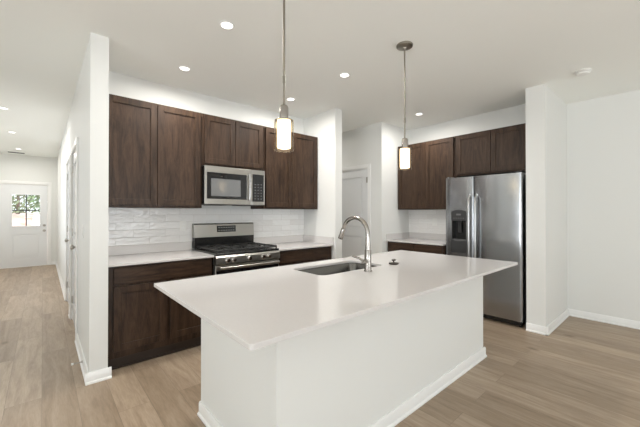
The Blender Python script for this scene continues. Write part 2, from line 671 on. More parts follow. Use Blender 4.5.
casing_x('trim_1', 'white casing of the nearer hall closet door', XH, *DN[:2], DN[3])
casing_x('trim_2', 'white casing of the farther hall closet door', XH, *DF[:2], DF[3])
casing_x('trim_3', 'pale casing round the pantry door', XD, *DP[:2], DP[3])


def door_x(name, label, x, y0, y1, z1, handle_side, hinges):
    """two-panel door in a wall facing -X; its face sits at x"""
    y0 += .016
    y1 -= .016
    z0, z1 = .012, z1 - .017
    b = MB()
    st = .115
    b.box(x, x + .035, y0, y0 + st, z0, z1)
    b.box(x, x + .035, y1 - st, y1, z0, z1)
    for q0, q1 in ((z0, .22), (.93, 1.07), (z1 - .12, z1)):
        b.box(x, x + .035, y0 + st, y1 - st, q0, q1)
    for q0, q1 in ((.22, .93), (1.07, z1 - .12)):
        b.box(x + .012, x + .03, y0 + st, y1 - st, q0, q1)
        # raised field with sloped sides
        i0, i1, p0, p1 = y0 + st + .02, y1 - st - .02, q0 + .02, q1 - .02
        b.box(x + .004, x + .013, i0, i1, p0, p1, .008)
    d = struct(b.build(name, M['door'], origin=(x, y0, 0)), label, 'door')
    if handle_side:
        yk = y0 + .065 if handle_side < 0 else y1 - .065
        MB().lathe([(0, .0), (.030, .0), (.030, .006), (.012, .010), (.011, .028), (.020, .034), (.027, .046), (.024, .058), (.010, .064), (0, .065)],
                   (x, yk, .955), (-1, 0, 0), 24).build('knob', M['hinge'], d)
    yh = y1 if hinges > 0 else y0
    for z in (.25, 1.08, 1.85):
        q = MB().box(x - .003, x, yh - .03 if hinges > 0 else yh, yh if hinges > 0 else yh + .03, z - .045, z + .045)
        q.cyl((x - .004, yh, z - .045), (x - .004, yh, z + .045), .006, seg=10)
        q.build('hinge', M['hinge'], d)
    return d


door_x('door_2', 'white closet door in the hall nearest the kitchen', XH + .006, DN[0], DN[1], DN[3], -1, 1)
door_x('door_3', 'white closet door in the hall farther from the kitchen', XH + .006, DF[0], DF[1], DF[3], -1, 1)
door_x('door_4', 'pale grey panelled pantry door behind the faucet', XD + .006, DP[0], DP[1], DP[3], 1, -1)

# front door at the end of the hall
b = MB()
w = .062
for a0, a1 in ((FD[0] - w, FD[0]), (FD[1], FD[1] + w)):
    b.box(a0, a1, YH - .017, YH, 0, FD[3] + w, .004)
b.box(FD[0], FD[1], YH - .0172, YH, FD[3], FD[3] + w, .004)
b.box(FD[0], FD[0] + .016, YH, YH + .13, 0, FD[3])
b.box(FD[1] - .016, FD[1], YH, YH + .13, 0, FD[3])
b.box(FD[0] + .016, FD[1] - .016, YH, YH + .13, FD[3] - .016, FD[3])
b.box(FD[0] + .016, FD[1] - .016, YH + .002, YH + .13, 0, .018)
struct(b.build('trim_4', M['trim']), 'white casing round the front door', 'trim')
dx0, dx1, dz0, dz1 = FD[0] + .019, FD[1] - .019, .022, FD[3] - .019
gx0, gx1, gz0, gz1 = -.565, -.045, .985, 1.765
yf = YH + .012
b = MB()
b.box(dx0, gx0, yf, yf + .044, dz0, dz1)
b.box(gx1, dx1, yf, yf + .044, dz0, dz1)
b.box(gx0, gx1, yf, yf + .044, gz1, dz1)
b.box(gx0, gx1, yf, yf + .044, .80, gz0)
b.box(gx0, gx1, yf, yf + .044, dz0, .22)
b.box(gx0, gx1, yf + .014, yf + .034, .22, .80)
b.box(gx0 + .03, gx1 - .03, yf + .004, yf + .015, .25, .77, .009)
fd = struct(b.build('door_1', M['door'], origin=(FD[0], YH, 0)), 'white front door with a four-pane window, hall end', 'door')
b = MB()
for a0, a1, q0, q1 in ((gx0 - .02, gx0 + .012, gz0 - .02, gz1 + .02), (gx1 - .012, gx1 + .02, gz0 - .02, gz1 + .02),
                       (gx0 + .012, gx1 - .012, gz0 - .02, gz0 + .012), (gx0 + .012, gx1 - .012, gz1 - .012, gz1 + .02)):
    b.box(a0, a1, yf - .010, yf + .002, q0, q1, .003)
b.build('window_frame', M['door'], fd)
b = MB()
b.box((gx0 + gx1) / 2 - .011, (gx0 + gx1) / 2 + .011, yf + .005, yf + .038, gz0, gz1)
b.box(gx0, gx1, yf + .0052, yf + .0378, (gz0 + gz1) / 2 - .011, (gz0 + gz1) / 2 + .011)
mu = b.build('muntin', M['dark_plastic'], fd)
mu['label'] = 'dark cross bars dividing the four panes'
MB().box(gx0, gx1, yf + .020, yf + .024, gz0, gz1).build('window_pane', M['pane'], fd)
MB().lathe([(0, 0), (.032, 0), (.032, .006), (.012, .01), (.011, .03), (.026, .045), (.026, .056), (0, .064)], (.028, yf, .875), (0, -1, 0), 24).build('knob', M['hinge'], fd)
MB().lathe([(0, 0), (.030, 0), (.030, .012), (.018, .016), (0, .016)], (.028, yf, 1.005), (0, -1, 0), 24).build('deadbolt', M['hinge'], fd)
for z in (.25, 1.05, 1.8):
    MB().cyl((dx0 - .001, yf - .004, z - .05), (dx0 - .001, yf - .004, z + .05), .008, seg=10).build('hinge', M['hinge'], fd)

# windows added out of view so that daylight has a way in
b = MB()
for a0, a1 in ((RWN[0], RWN[0] + .07), (RWN[1] - .07, RWN[1]), (1.165, 1.235)):
    b.box(a0, a1, YB - .09, YB - .03, 0, RWN[3])
b.box(RWN[0] + .07, RWN[1] - .07, YB - .0895, YB - .0305, RWN[3] - .07, RWN[3])
b.box(RWN[0] + .07, RWN[1] - .07, YB - .0895, YB - .0305, 0, .07)
wi = struct(b.build('added_window_1', M['trim']), 'added patio window behind the camera, unseen', 'window')
MB().box(RWN[0] + .05, RWN[1] - .05, YB - .065, YB - .061, .05, RWN[3] - .05).build('window_pane', M['pane'], wi)
b = MB()
for a0, a1 in ((LW[0], LW[0] + .06), (LW[1] - .06, LW[1]), (-.23, -.17)):
    b.box(XL - .09, XL - .03, a0, a1, LW[2], LW[3])
b.box(XL - .0895, XL - .0305, LW[0] + .06, LW[1] - .06, LW[3] - .06, LW[3])
b.box(XL - .0895, XL - .0305, LW[0] + .06, LW[1] - .06, LW[2], LW[2] + .06)
wi = struct(b.build('added_window_2', M['trim']), 'added wide living room window left of the camera, unseen', 'window')
MB().box(XL - .065, XL - .061, LW[0] + .05, LW[1] - .05, LW[2] + .05, LW[3] - .05).build('window_pane', M['pane'], wi)

b = MB()
for a0, a1 in ((HW[0], HW[0] + .06), (HW[1] - .06, HW[1]), (6.77, 6.83)):
    b.box(XHL - .11, XHL - .07, a0, a1, HW[2], HW[3])
b.box(XHL - .1095, XHL - .0705, HW[0] + .06, HW[1] - .06, HW[3] - .06, HW[3])
b.box(XHL - .1095, XHL - .0705, HW[0] + .06, HW[1] - .06, HW[2], HW[2] + .06)
wi = struct(b.build('added_window_3', M['trim']), 'added window lighting the hall from its unseen left wall', 'window')
MB().box(XHL - .092, XHL - .088, HW[0] + .05, HW[1] - .05, HW[2] + .05, HW[3] - .05).build('window_pane', M['pane'], wi)


# ------------------------------------------------------------------ cabinets
def shaker(b, axis, face, a0, a1, z0, z1, fr=.058, th=.02, rec=.008):
    """shaker door with its front at `face`, lying along a0..a1; axis 'y' = faces -Y, 'x' = faces -X"""
    def bx(f0, f1, p0, p1, q0, q1, bev):
        if axis == 'y':
            b.box(p0, p1, f0, f1, q0, q1, bev)
        else:
            b.box(f0, f1, p0, p1, q0, q1, bev)
    bx(face, face + th, a0, a0 + fr, z0, z1, .0015)
    bx(face, face + th, a1 - fr, a1, z0, z1, .0015)
    bx(face, face + th, a0 + fr, a1 - fr, z0, z0 + fr, .0015)
    bx(face, face + th, a0 + fr, a1 - fr, z1 - fr, z1, .0015)
    bx(face + rec, face + th - .001, a0 + fr - .004, a1 - fr + .004, z0 + fr - .004, z1 - fr + .004, 0)


def upper_y(label, x0, x1, z0, z1, doors, face=3.366):
    t = thing('wall_cabinet', ((x0 + x1) / 2, YW, z0), label, 'cabinet', 'dark wood wall cabinets')
    MB().box(x0, x1, face + .0215, YW - .002, z0, z1, .001).build('body', M['wood_v'], t)
    for a0, a1 in doors:
        q = MB()
        shaker(q, 'y', face, a0, a1, z0 + .022, z1 - .012)
        q.build('door', M['wood_v'], t)
    return t


def upper_x(label, y0, y1, z0, z1, doors, face=4.319):
    t = thing('wall_cabinet', (XF, (y0 + y1) / 2, z0), label, 'cabinet', 'dark wood wall cabinets')
    MB().box(face + .0215, XF - .002, y0, y1, z0, z1, .001).build('body', M['wood_v'], t)
    for a0, a1 in doors:
        q = MB()
        shaker(q, 'x', face, a0, a1, z0 + .022, z1 - .012)
        q.build('door', M['wood_v'], t)
    return t


ZT, ZB, ZM = 2.394, 1.369, 1.834
upper_y('tall dark wood wall cabinet left of the microwave', XS + .003, 1.284, ZB, ZT, [(.412, .839), (.843, 1.262)])
upper_y('short dark wood wall cabinet directly above the microwave', 1.286, 2.046, ZM, ZT, [(1.306, 1.663), (1.668, 2.030)])
upper_y('tall dark wood wall cabinet right of the microwave', 2.048, XRW - .003, ZB, ZT, [(2.072, 2.468), (2.473, 2.905)])
upper_x('tall dark wood wall cabinet over the fridge-side counter', 2.059, YP - .003, ZB, ZT, [(2.082, 2.512), (2.517, 2.998)])
upper_x('short dark wood wall cabinet directly above the fridge', YP1 + .003, 2.057, 1.827, ZT, [(1.176, 1.590), (1.595, 2.036)])


def base_y(label, x0, x1, drawers, doors, face=3.077):
    t = thing('base_cabinet', ((x0 + x1) / 2, YW, 0), label, 'cabinet', 'dark wood base cabinets')
    MB().box(x0, x1, face + .0215, YW - .002, .105, HC - .021, .001).build('body', M['wood_v'], t)
    q = MB().box(x0, x1, face + .075, face + .095, 0.001, .105)
    q.box(x0, x1, face + .060, face + .0748, 0.001, .022, .005)
    q.build('toe_kick', M['dark'], t)
    for a0, a1 in drawers:
        MB().box(a0, a1, face, face + .02, .722, HC - .036, .003).build('drawer', M['wood_hx'], t)
    for a0, a1 in doors:
        q = MB()
        shaker(q, 'y', face, a0, a1, .165, .700)
        q.build('door', M['wood_v'], t)
    return t


base_y('dark wood base cabinet left of the range under one wide drawer', XS + .003, 1.281, [(.440, 1.262)], [(.440, .850), (.880, 1.262)])
base_y('dark wood base cabinet right of the range, mostly hidden by island', 2.052, XRW - .003, [(2.070, 2.895)], [(2.070, 2.480), (2.488, 2.895)])
t = thing('base_cabinet', (XF, 2.55, 0), 'dark wood base cabinet between the fridge and far wall', 'cabinet', 'dark wood base cabinets')
fx = 4.047
MB().box(fx + .0215, XF - .002, 2.092, YP - .003, .105, HC - .021, .001).build('body', M['wood_v'], t)
MB().box(fx + .075, fx + .095, 2.092, YP - .003, .001, .105).build('toe_kick', M['dark'], t)
for a0, a1 in ((2.110, 2.545), (2.555, 2.995)):
    MB().box(fx, fx + .02, a0, a1, .722, HC - .036, .003).build('drawer', M['wood_hy'], t)
    q = MB()
    shaker(q, 'x', fx, a0, a1, .165, .700)
    q.build('door', M['wood_v'], t)

# ------------------------------------------------------------------ worktops along the walls
o = MB().box(XS + .002, 1.283, 3.052, YW - .001, HC - .02, HC, .002).build('countertop', M['quartz'], origin=(.84, 3.4, HC - .02))
tag(o, 'white quartz worktop left of the range', 'countertop', 'white worktops along the walls')
MB().box(XS + .002, 1.283, YW - .021, YW - .001, HC, HC + .092, .002).build('upstand', M['quartz'], o)
o = MB().box(2.050, XRW - .002, 3.052, YW - .001, HC - .02, HC, .002).build('countertop', M['quartz'], origin=(2.5, 3.4, HC - .02))
tag(o, 'white quartz worktop right of the range', 'countertop', 'white worktops along the walls')
MB().box(2.050, XRW - .002, YW - .021, YW - .001, HC, HC + .092, .002).build('upstand', M['quartz'], o)
MB().box(XRW - .022, XRW - .002, 3.055, YW - .0215, HC, HC + .092, .002).build('upstand', M['quartz'], o)
o = MB().box(4.024, XF - .001, 2.090, YP - .002, HC - .02, HC, .002).build('countertop', M['quartz'], origin=(4.3, 2.5, HC - .02))
tag(o, 'white quartz worktop between the fridge and far wall', 'countertop', 'white worktops along the walls')
MB().box(XF - .021, XF - .001, 2.090, YP - .002, HC, HC + .092, .002).build('upstand', M['quartz'], o)
MB().box(4.030, XF - .0215, YP - .022, YP - .002, HC, HC + .092, .002).build('upstand', M['quartz'], o)

# tiled splashbacks
o = MB().box(XS + .001, XRW - .001, YW - .011, YW - .0005, HC + .0925, ZB - .001).build('backsplash', M['tile_x'], origin=(XS, YW, HC + .0925), smooth=False)
tag(o, 'glossy wavy white tile backsplash behind the range', 'backsplash', 'white tile backsplashes')
o = MB().box(XF - .011, XF - .0005, 2.060, YP - .001, HC + .0925, ZB - .001).build('backsplash', M['tile_y'], origin=(XF, 2.06, HC + .0925), smooth=False)
tag(o, 'white tile backsplash between the fridge and far wall', 'backsplash', 'white tile backsplashes')

# ------------------------------------------------------------------ island
IX0, IX1, IY0, IY1 = .500, 3.052, .905, 2.082
BX0, BX1, BY0, BY1 = .785, 3.036, 1.187, 2.078
SX0, SX1, SY0, SY1 = 1.405, 2.085, 1.575, 1.930
t = thing('kitchen_island', ((BX0 + BX1) / 2, (BY0 + BY1) / 2, 0), 'white painted kitchen island body under the white worktop', 'kitchen island')
zt = HC - .0205
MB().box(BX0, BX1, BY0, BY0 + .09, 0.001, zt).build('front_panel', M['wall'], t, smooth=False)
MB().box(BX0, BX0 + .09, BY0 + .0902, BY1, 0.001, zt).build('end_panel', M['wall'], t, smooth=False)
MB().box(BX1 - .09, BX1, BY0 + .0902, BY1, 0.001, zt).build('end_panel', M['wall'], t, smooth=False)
q = MB()
for a0, a1 in ((.90, 1.40), (1.41, 2.08), (2.09, 2.92)):
    q.box(a0, a1, BY1 - .03, BY1 - .008, .12, zt - .02, .002)
q.box(BX0 + .091, BX1 - .091, BY1 - .06, BY1 - .031, .001, zt)
c = q.build('cabinet_front', M['wood_v'], t)
q = MB()
bb_x(q, BX0 - .024, BX1 + .024, BY0, -1)
q.build('baseboard', M['trim'], t)
q = MB()
bb_y(q, BY0 + .0002, BY1, BX0, -1)
q.build('baseboard', M['trim'], t)
q = MB()
bb_y(q, BY0 + .0002, BY1, BX1, 1)
q.build('baseboard', M['trim'], t)


def rrect(x0, x1, y0, y1, r, n=6):
    pts = []
    for cx, cy, a in ((x1 - r, y1 - r, 0), (x0 + r, y1 - r, 90), (x0 + r, y0 + r, 180), (x1 - r, y0 + r, 270)):
        for k in range(n + 1):
            an = R(a + 90 * k / n)
            pts.append((cx + r * math.cos(an), cy + r * math.sin(an)))
    return pts


def slab_hole(outer, inner, z0, z1):
    q = MB()
    bm = q.bm
    loops = []
    for pts in (outer, inner):
        vs = [bm.verts.new((x, y, z1)) for x, y in pts]
        es = [bm.edges.new((vs[i], vs[(i + 1) % len(vs)])) for i in range(len(vs))]
        loops.append((vs, es))
    bmesh.ops.triangle_fill(bm, use_beauty=True, use_dissolve=False, edges=[e for _, es in loops for e in es])
    top = list(bm.faces)
    ext = bmesh.ops.extrude_face_region(bm, geom=top)
    for v in [g for g in ext['geom'] if isinstance(g, bmesh.types.BMVert)]:
        v.co.z = z0
    bmesh.ops.recalc_face_normals(bm, faces=bm.faces)
    bm.normal_update()
    es = [e for e in bm.edges if len(e.link_faces) == 2 and e.calc_face_angle(0) > R(60)]
    bmesh.ops.bevel(bm, geom=es, offset=.0018, segments=2, profile=.5, affect='EDGES')
    return q


q = slab_hole(rrect(IX0, IX1, IY0, IY1, .012, 3), rrect(SX0, SX1, SY0, SY1, .055), HC - .02, HC)
o = q.build('island_countertop', M['quartz'], origin=((IX0 + IX1) / 2, (IY0 + IY1) / 2, HC - .02), smooth=False)
tag(o, 'long white quartz island worktop with a sink cut-out', 'countertop')

# undermount sink
t = thing('sink', ((SX0 + SX1) / 2, (SY0 + SY1) / 2, HC - .23), 'stainless steel undermount sink in the island', 'sink')
q = MB()
rings = []
zr = HC - .0235
for off, z, r in ((.030, zr, .07), (.004, zr, .058), (.0, zr - .006, .055), (-.004, zr - .17, .05), (-.012, zr - .188, .045), (-.035, zr - .195, .03)):
    rings.append([q.bm.verts.new((x, y, z)) for x, y in rrect(SX0 - off, SX1 + off, SY0 - off, SY1 + off, max(.01, r))])
for a, c in zip(rings, rings[1:]):
    for i in range(len(a)):
        j = (i + 1) % len(a)
        q.bm.faces.new((a[i], a[j], c[j], c[i]))
q.bm.faces.new(rings[-1])
bowl = q.build('bowl', M['sink'], t)
md = bowl.modifiers.new('thickness', 'SOLIDIFY')
md.thickness = .0015
md.offset = 1
MB().lathe([(0, .0), (.02, .001), (.045, .004), (.056, .003), (.058, .0)], ((SX0 + SX1) / 2, (SY0 + SY1) / 2 + .03, zr - .195), seg=28).build('drain', M['bright'], t)

# faucet
fxx, fyy = 1.762, 1.480
t = thing('faucet', (fxx, fyy, HC), 'tall brushed nickel gooseneck faucet standing at the island sink', 'faucet')
MB().lathe([(0, 0), (.030, 0), (.030, .006), (.0255, .010), (.0245, .085), (.0235, .15), (.020, .156), (0, .157)], (fxx, fyy, HC), seg=28).build('body', M['chrome'], t)
pts = [(fxx, fyy, HC + .15), (fxx, fyy, HC + .21), (fxx, fyy, HC + .262)]
rr = .125
for k in range(1, 15):
    a = R(180 - k * 162 / 14)
    pts.append((fxx, fyy + rr + rr * math.cos(a), HC + .262 + rr * math.sin(a)))
last = Vector(pts[-1])
dr = (Vector(pts[-1]) - Vector(pts[-2])).normalized()
MB().tube(pts, [.0195, .018, .0165] + [.0152] * 14, 18).build('spout', M['chrome'], t)
MB().tube([last + dr * .001, last + dr * .006, last + dr * .045, last + dr * .082, last + dr * .087], [.014, .017, .0185, .0215, .020], 18).build('spray_head', M['chrome'], t)
hb = Vector((fxx - .020, fyy, HC + .075))
q = MB().cyl(hb, hb + Vector((-.035, 0, 0)), .017, .016, 20)
q.tube([hb + Vector((-.027, .004, .004)), hb + Vector((-.035, .030, .020)), hb + Vector((-.037, .075, .028)), hb + Vector((-.038, .10, .030))], [.008, .0075, .007, .0055], 12)
q.build('handle', M['chrome'], t)

# sink strainer left on the worktop
t = thing('sink_strainer', (2.165, 1.545, HC), 'small dark metal sink stopper lying on the island right of faucet', 'sink stopper')
MB().lathe([(0, .0005), (.034, .0005), (.040, .006), (.042, .012), (.036, .015), (.02, .016), (0, .016)], (2.165, 1.545, HC), seg=28).build('basket', M['strainer'], t)
MB().lathe([(.0, .016), (.007, .016), (.006, .028), (.017, .031), (.019, .037), (.012, .042), (0, .043)], (2.165, 1.545, HC), seg=24).build('knob', M['strainer'], t)

# ------------------------------------------------------------------ range
rx0, rx1 = 1.287, 2.046
t = thing('gas_range', ((rx0 + rx1) / 2, 3.38, 0), 'stainless steel gas range with black grates between the worktops', 'range')
MB().box(rx0, rx1, 3.085, YW - .014, .05, .885, .002).build('body', M['black'], t)
for x in (rx0 + .05, rx1 - .05):
    for y in (3.15, 3.62):
        MB().cyl((x, y, .001), (x, y, .0495), .018, seg=12).build('foot', M['dark_plastic'], t)
MB().box(rx0 + .002, rx1 - .002, 3.035, 3.62, .8855, .910, .005).build('cooktop', M['black'], t)
q = MB()
q.prism([(3.084, .795), (3.040, .795), (3.022, .803), (3.022, .868), (3.034, .8845), (3.084, .8845)], 'x', rx0 + .001, rx1 - .001)
cp = q.build('control_panel', M['steel_x'], t)
for x in (1.412, 1.480, 1.655, 1.822, 1.892):
    MB().lathe([(0, 0), (.025, 0), (.025, .004), (.021, .007), (.020, .022), (.017, .027), (0, .028)], (x, 3.0215, .836), (0, -1, 0), 24).build('knob', M['bright'], cp)
q = MB()
q.box(rx0 + .003, rx1 - .003, 3.040, 3.0845, .215, .790, .004)
od = q.build('oven_door', M['steel_x'], t)
MB().box(rx0 + .012, rx1 - .012, 3.0385, 3.0398, .245, .735, .0005).build('window', M['black_glass'], od)
q = MB().tube([(rx0 + .03, 2.995, .765), (rx0 + .20, 2.990, .765), (rx1 - .20, 2.990, .765), (rx1 - .03, 2.995, .765)], .013, 14)
for x in (rx0 + .055, rx1 - .055):
    q.box(x - .014, x + .014, 2.993, 3.0405, .754, .776, .004)
q.build('handle', M['steel_x'], od)
MB().box(rx0 + .003, rx1 - .003, 3.045, 3.0845, .06, .210, .004).build('storage_drawer', M['steel_x'], t)
# backguard
q = MB().prism([(3.618, 1.035), (3.628, 1.180), (3.640, 1.193), (3.690, 1.193), (3.690, 1.035)], 'x', rx0, rx1)
bgd = q.build('backguard', M['steel_x'], t)
MB().prism([(3.6225, .9105), (3.612, 1.0345), (3.690, 1.0345), (3.690, .9105)], 'x', rx0 + .004, rx1 - .004).build('vent_panel', M['black'], t)
MB().prism([(3.6215, 1.085), (3.6255, 1.165), (3.632, 1.165), (3.632, 1.085)], 'x', 1.555, 1.795).build('display', M['black_glass'], bgd)
for r_ in range(2):
    for k in range(7):
        x = 1.575 + k * .031
        z = 1.104 + r_ * .034
        MB().box(x, x + .014, 3.6205 + r_ * .0016, 3.625, z, z + .008).build('button', M['mark'], bgd)
# burners and grates
for x, y, r_ in ((1.43, 3.17, .046), (1.43, 3.46, .036), (1.667, 3.315, .05), (1.90, 3.17, .036), (1.90, 3.46, .046)):
    MB().lathe([(0, .0), (r_ + .014, .0), (r_ + .012, .006), (r_, .008), (r_, .014), (r_ - .006, .018), (0, .019)], (x, y, .9102), seg=24).build('burner', M['iron'], t)
for g0, g1 in ((rx0 + .018, 1.538), (1.543, 1.790), (1.795, rx1 - .018)):
    q = MB()
    y0, y1, z0, z1 = 3.055, 3.595, .926, .944
    for a0, a1 in ((g0, g0 + .014), (g1 - .014, g1)):
        q.box(a0, a1, y0, y1, z0, z1, .003)
    for yy in (y0, (y0 + y1) / 2 - .007, y1 - .014):
        q.box(g0 + .0142, g1 - .0142, yy, yy + .014, z0 + .0003, z1 - .0003, .003)
    xm = (g0 + g1) / 2
    for yy in (y0 + .0143, (y0 + y1) / 2 + .0073):
        q.box(xm - .006, xm + .006, yy, yy + .085, z0, z1 + .004, .003)
        q.box(xm - .006, xm + .006, yy + .155, yy + .238, z0, z1 + .004, .003)
        q.box(g0 + .0142, xm - .045, yy + .112, yy + .124, z0, z1 + .004, .003)
        q.box(xm + .045, g1 - .0142, yy + .112, yy + .124, z0, z1 + .004, .003)
    for x in (g0 + .001, g1 - .013):
        for y in (y0 + .001, y1 - .013):
            q.box(x, x + .012, y, y + .012, .9103, z0 + .001)
    q.build('grate', M['iron'], t)

# ------------------------------------------------------------------ microwave
mx0, mx1, my, mz0, mz1 = 1.279, 2.010, 3.290, 1.410, 1.822
t = thing('microwave', ((mx0 + mx1) / 2, YW, mz0), 'stainless over-the-range microwave mounted under the short cabinet', 'microwave')
q = MB().box(mx0, mx1, my + .0185, 3.3635, mz0 + .012, mz1 - .002, .002)
q.box(1.290, 2.040, 3.3635, YW - .012, mz0 + .012, mz1 - .002)
q.build('body', M['black'], t)
q = MB()
q.box(mx0 + .03, mx1 - .03, my + .03, YW - .05, mz0 - .002, mz0 + .0115, .003)
for k in range(2):
    xa = mx0 + .10 + k * .35
    q.box(xa, xa + .20, my + .10, YW - .12, mz0 - .008, mz0 - .0022, .002)
q.build('vent_underside', M['dark_plastic'], t)
xs = 1.822
q = MB()
z0, z1 = mz0, mz1
wx0, wx1, wz0, wz1 = 1.304, 1.769, 1.470, 1.752
q.box(mx0, wx0, my, my + .018, z0, z1, .003)
q.box(wx1, xs, my, my + .018, z0, z1, .003)
q.box(wx0, wx1, my, my + .018, wz1, z1, .003)
q.box(wx0, wx1, my, my + .018, z0, wz0, .003)
dm = q.build('door', M['steel_x'], t)
q = MB()
ix0, ix1, iz0, iz1 = 1.348, 1.693, 1.500, 1.690
q.box(wx0, ix0, my + .001, my + .0175, wz0, wz1)
q.box(ix1, wx1, my + .001, my + .0175, wz0, wz1)
q.box(ix0, ix1, my + .001, my + .0175, iz1, wz1)
q.box(ix0, ix1, my + .001, my + .0175, wz0, iz0)
q.build('window_surround', M['black_glass'], dm)
MB().box(ix0, ix1, my + .003, my + .0175, iz0, iz1).build('window', M['grey_glass'], dm)
q = MB().tube([(1.790, my - .028, 1.462), (1.790, my - .036, 1.53), (1.790, my - .036, 1.70), (1.790, my - .028, 1.765)], .011, 12)
for z in (1.475, 1.752):
    q.box(1.781, 1.799, my - .028, my + .001, z - .010, z + .010, .003)
q.build('handle', M['steel'], dm)
q = MB()
px0, px1, pz0, pz1 = 1.844, 1.994, 1.450, 1.770
q.box(xs + .002, px0, my, my + .018, z0, z1, .003)
q.box(px1, mx1, my, my + .018, z0, z1, .003)
q.box(px0, px1, my, my + .018, pz1, z1, .003)
q.box(px0, px1, my, my + .018, z0, pz0, .003)
cpm = q.build('control_panel', M['steel_x'], t)
MB().box(px0, px1, my + .001, my + .0175, pz0, pz1).build('keypad', M['black_glass'], cpm)
for r_ in range(6):
    for k in range(3):
        x = px0 + .026 + k * .040
        z = pz0 + .028 + r_ * .034
        MB().box(x, x + .016, my + .0002, my + .002, z, z + .009).build('button', M['grey_plastic'], cpm)
MB().box(px0 + .02, px1 - .02, my + .0003, my + .002, pz1 - .06, pz1 - .02).build('display', M['black_glass'], cpm)

# ------------------------------------------------------------------ fridge
f0, f1, fs, fX, fz = 1.171, 2.076, 1.704, 4.077, 1.779
t = thing('refrigerator', (4.38, (f0 + f1) / 2, 0), 'tall stainless side-by-side fridge between stub wall and counter', 'fridge')
MB().box(fX + .075, XF - .015, f0 + .004, f1 - .004, .055, fz - .012, .004).build('body', M['dark_plastic'], t)
q = MB().box(fX + .045, XF - .05, f0 + .02, f1 - .02, .018, .0545)
for k in range(14):
    q.box(fX + .040, fX + .0449, f0 + .06 + k * .058, f0 + .095 + k * .058, .025, .049)
q.build('kick_grille', M['black'], t)
for y in (f0 + .035, f1 - .035):
    MB().cyl((fX + .065, y - .012, .0205), (fX + .065, y + .012, .0205), .0195, seg=18).build('roller', M['dark_plastic'], t)
dz0 = .075


def fridge_door(y0, y1, hole=None):
    q = MB()
    if hole is None:
        pts = [(fX + .072, y0), (fX + .016, y0), (fX + .004, y0 + .010), (fX, y0 + .030), (fX, y1 - .030), (fX + .004, y1 - .010), (fX + .016, y1), (fX + .072, y1)]
        q.prism(pts, 'z', dz0, fz)
    else:
        h0, h1, q0, q1 = hole
        L = [(fX + .072, y0), (fX + .016, y0), (fX + .004, y0 + .010), (fX, y0 + .030), (fX, h0), (fX + .072, h0)]
        Rr = [(fX + .072, h1), (fX, h1), (fX, y1 - .030), (fX + .004, y1 - .010), (fX + .016, y1), (fX + .072, y1)]
        q.prism(L, 'z', dz0, fz)
        q.prism(Rr, 'z', dz0, fz)
        q.box(fX, fX + .072, h0, h1, dz0, q0)
        q.box(fX, fX + .072, h0, h1, q1, fz)
    return q


ho = (1.798, 1.985, .975, 1.325)
fd1 = fridge_door(fs + .003, f1, ho).build('freezer_door', M['steel_f'], t, smooth=True)
fd2 = fridge_door(f0, fs - .003).build('fresh_food_door', M['steel_f'], t)
# dispenser: arched control head, recess, paddle, drip tray
y0, y1, z0, z1 = ho
ym = (y0 + y1) / 2
q = MB()
q.box(fX + .055, fX + .070, y0, y1, z0, z1)
q.box(fX - .002, fX + .055, y0, y0 + .012, z0, z1)
q.box(fX - .002, fX + .055, y1 - .012, y1, z0, z1)
q.box(fX - .002, fX + .055, y0 + .012, y1 - .012, z0, z0 + .012)
dsp = q.build('dispenser', M['black'], fd1)
arc = [(y0 - .004, 1.215), (y0 - .004, 1.325)] + [(ym - (y1 - y0 + .008) / 2 * math.cos(R(180 * k / 12)), 1.325 + .030 * math.sin(R(180 * k / 12))) for k in range(1, 12)] + [(y1 + .004, 1.325), (y1 + .004, 1.215)]
MB().prism(arc, 'x', fX - .010, fX - .0005).build('dispenser_controls', M['dark_plastic'], fd1)
for k in range(5):
    MB().box(fX - .0115, fX - .0098, y0 + .022 + k * .031, y0 + .040 + k * .031, 1.245, 1.253).build('button', M['grey_plastic'], fd1)
MB().box(fX - .0115, fX - .0098, ym - .03, ym + .03, 1.285, 1.307).build('display', M['grey_plastic'], fd1)
q = MB()
q.box(fX + .020, fX + .034, ym - .022, ym + .022, 1.06, 1.20, .006)
q.box(fX + .010, fX + .05, ym - .015, ym + .015, 1.195, 1.2145, .003)
q.build('paddle', M['dark_plastic'], fd1)
arc = [(y0 - .004, .800), (y0 - .004, .974)] + [(ym - (y1 - y0 + .008) / 2 * math.cos(R(180 * k / 10)), .974 - .022 * math.sin(R(180 * k / 10))) for k in range(1, 10)] + [(y1 + .004, .974), (y1 + .004, .800)]
MB().prism(arc, 'x', fX - .006, fX - .0004).build('drip_plate', M['dark_plastic'], fd1)
for d, y in ((fd1, fs + .040), (fd2, fs - .040)):
    q = MB().tube([(fX - .012, y, .60), (fX - .045, y, .64), (fX - .058, y, .80), (fX - .060, y, 1.05), (fX - .058, y, 1.33), (fX - .045, y, 1.50), (fX - .012, y, 1.54)],
                  [.010, .0115, .012, .012, .012, .0115, .010], 14)
    q.box(fX - .018, fX + .001, y - .012, y + .012, .585, .615, .004)
    q.box(fX - .018, fX + .001, y - .012, y + .012, 1.525, 1.555, .004)
    q.build('handle', M['steel'], d)
for y in (f0 + .05, f1 - .05):
    MB().box(fX + .02, fX + .10, y - .03, y + .03, fz + .001, fz + .018, .004).build('hinge_cover', M['dark_plastic'], t)

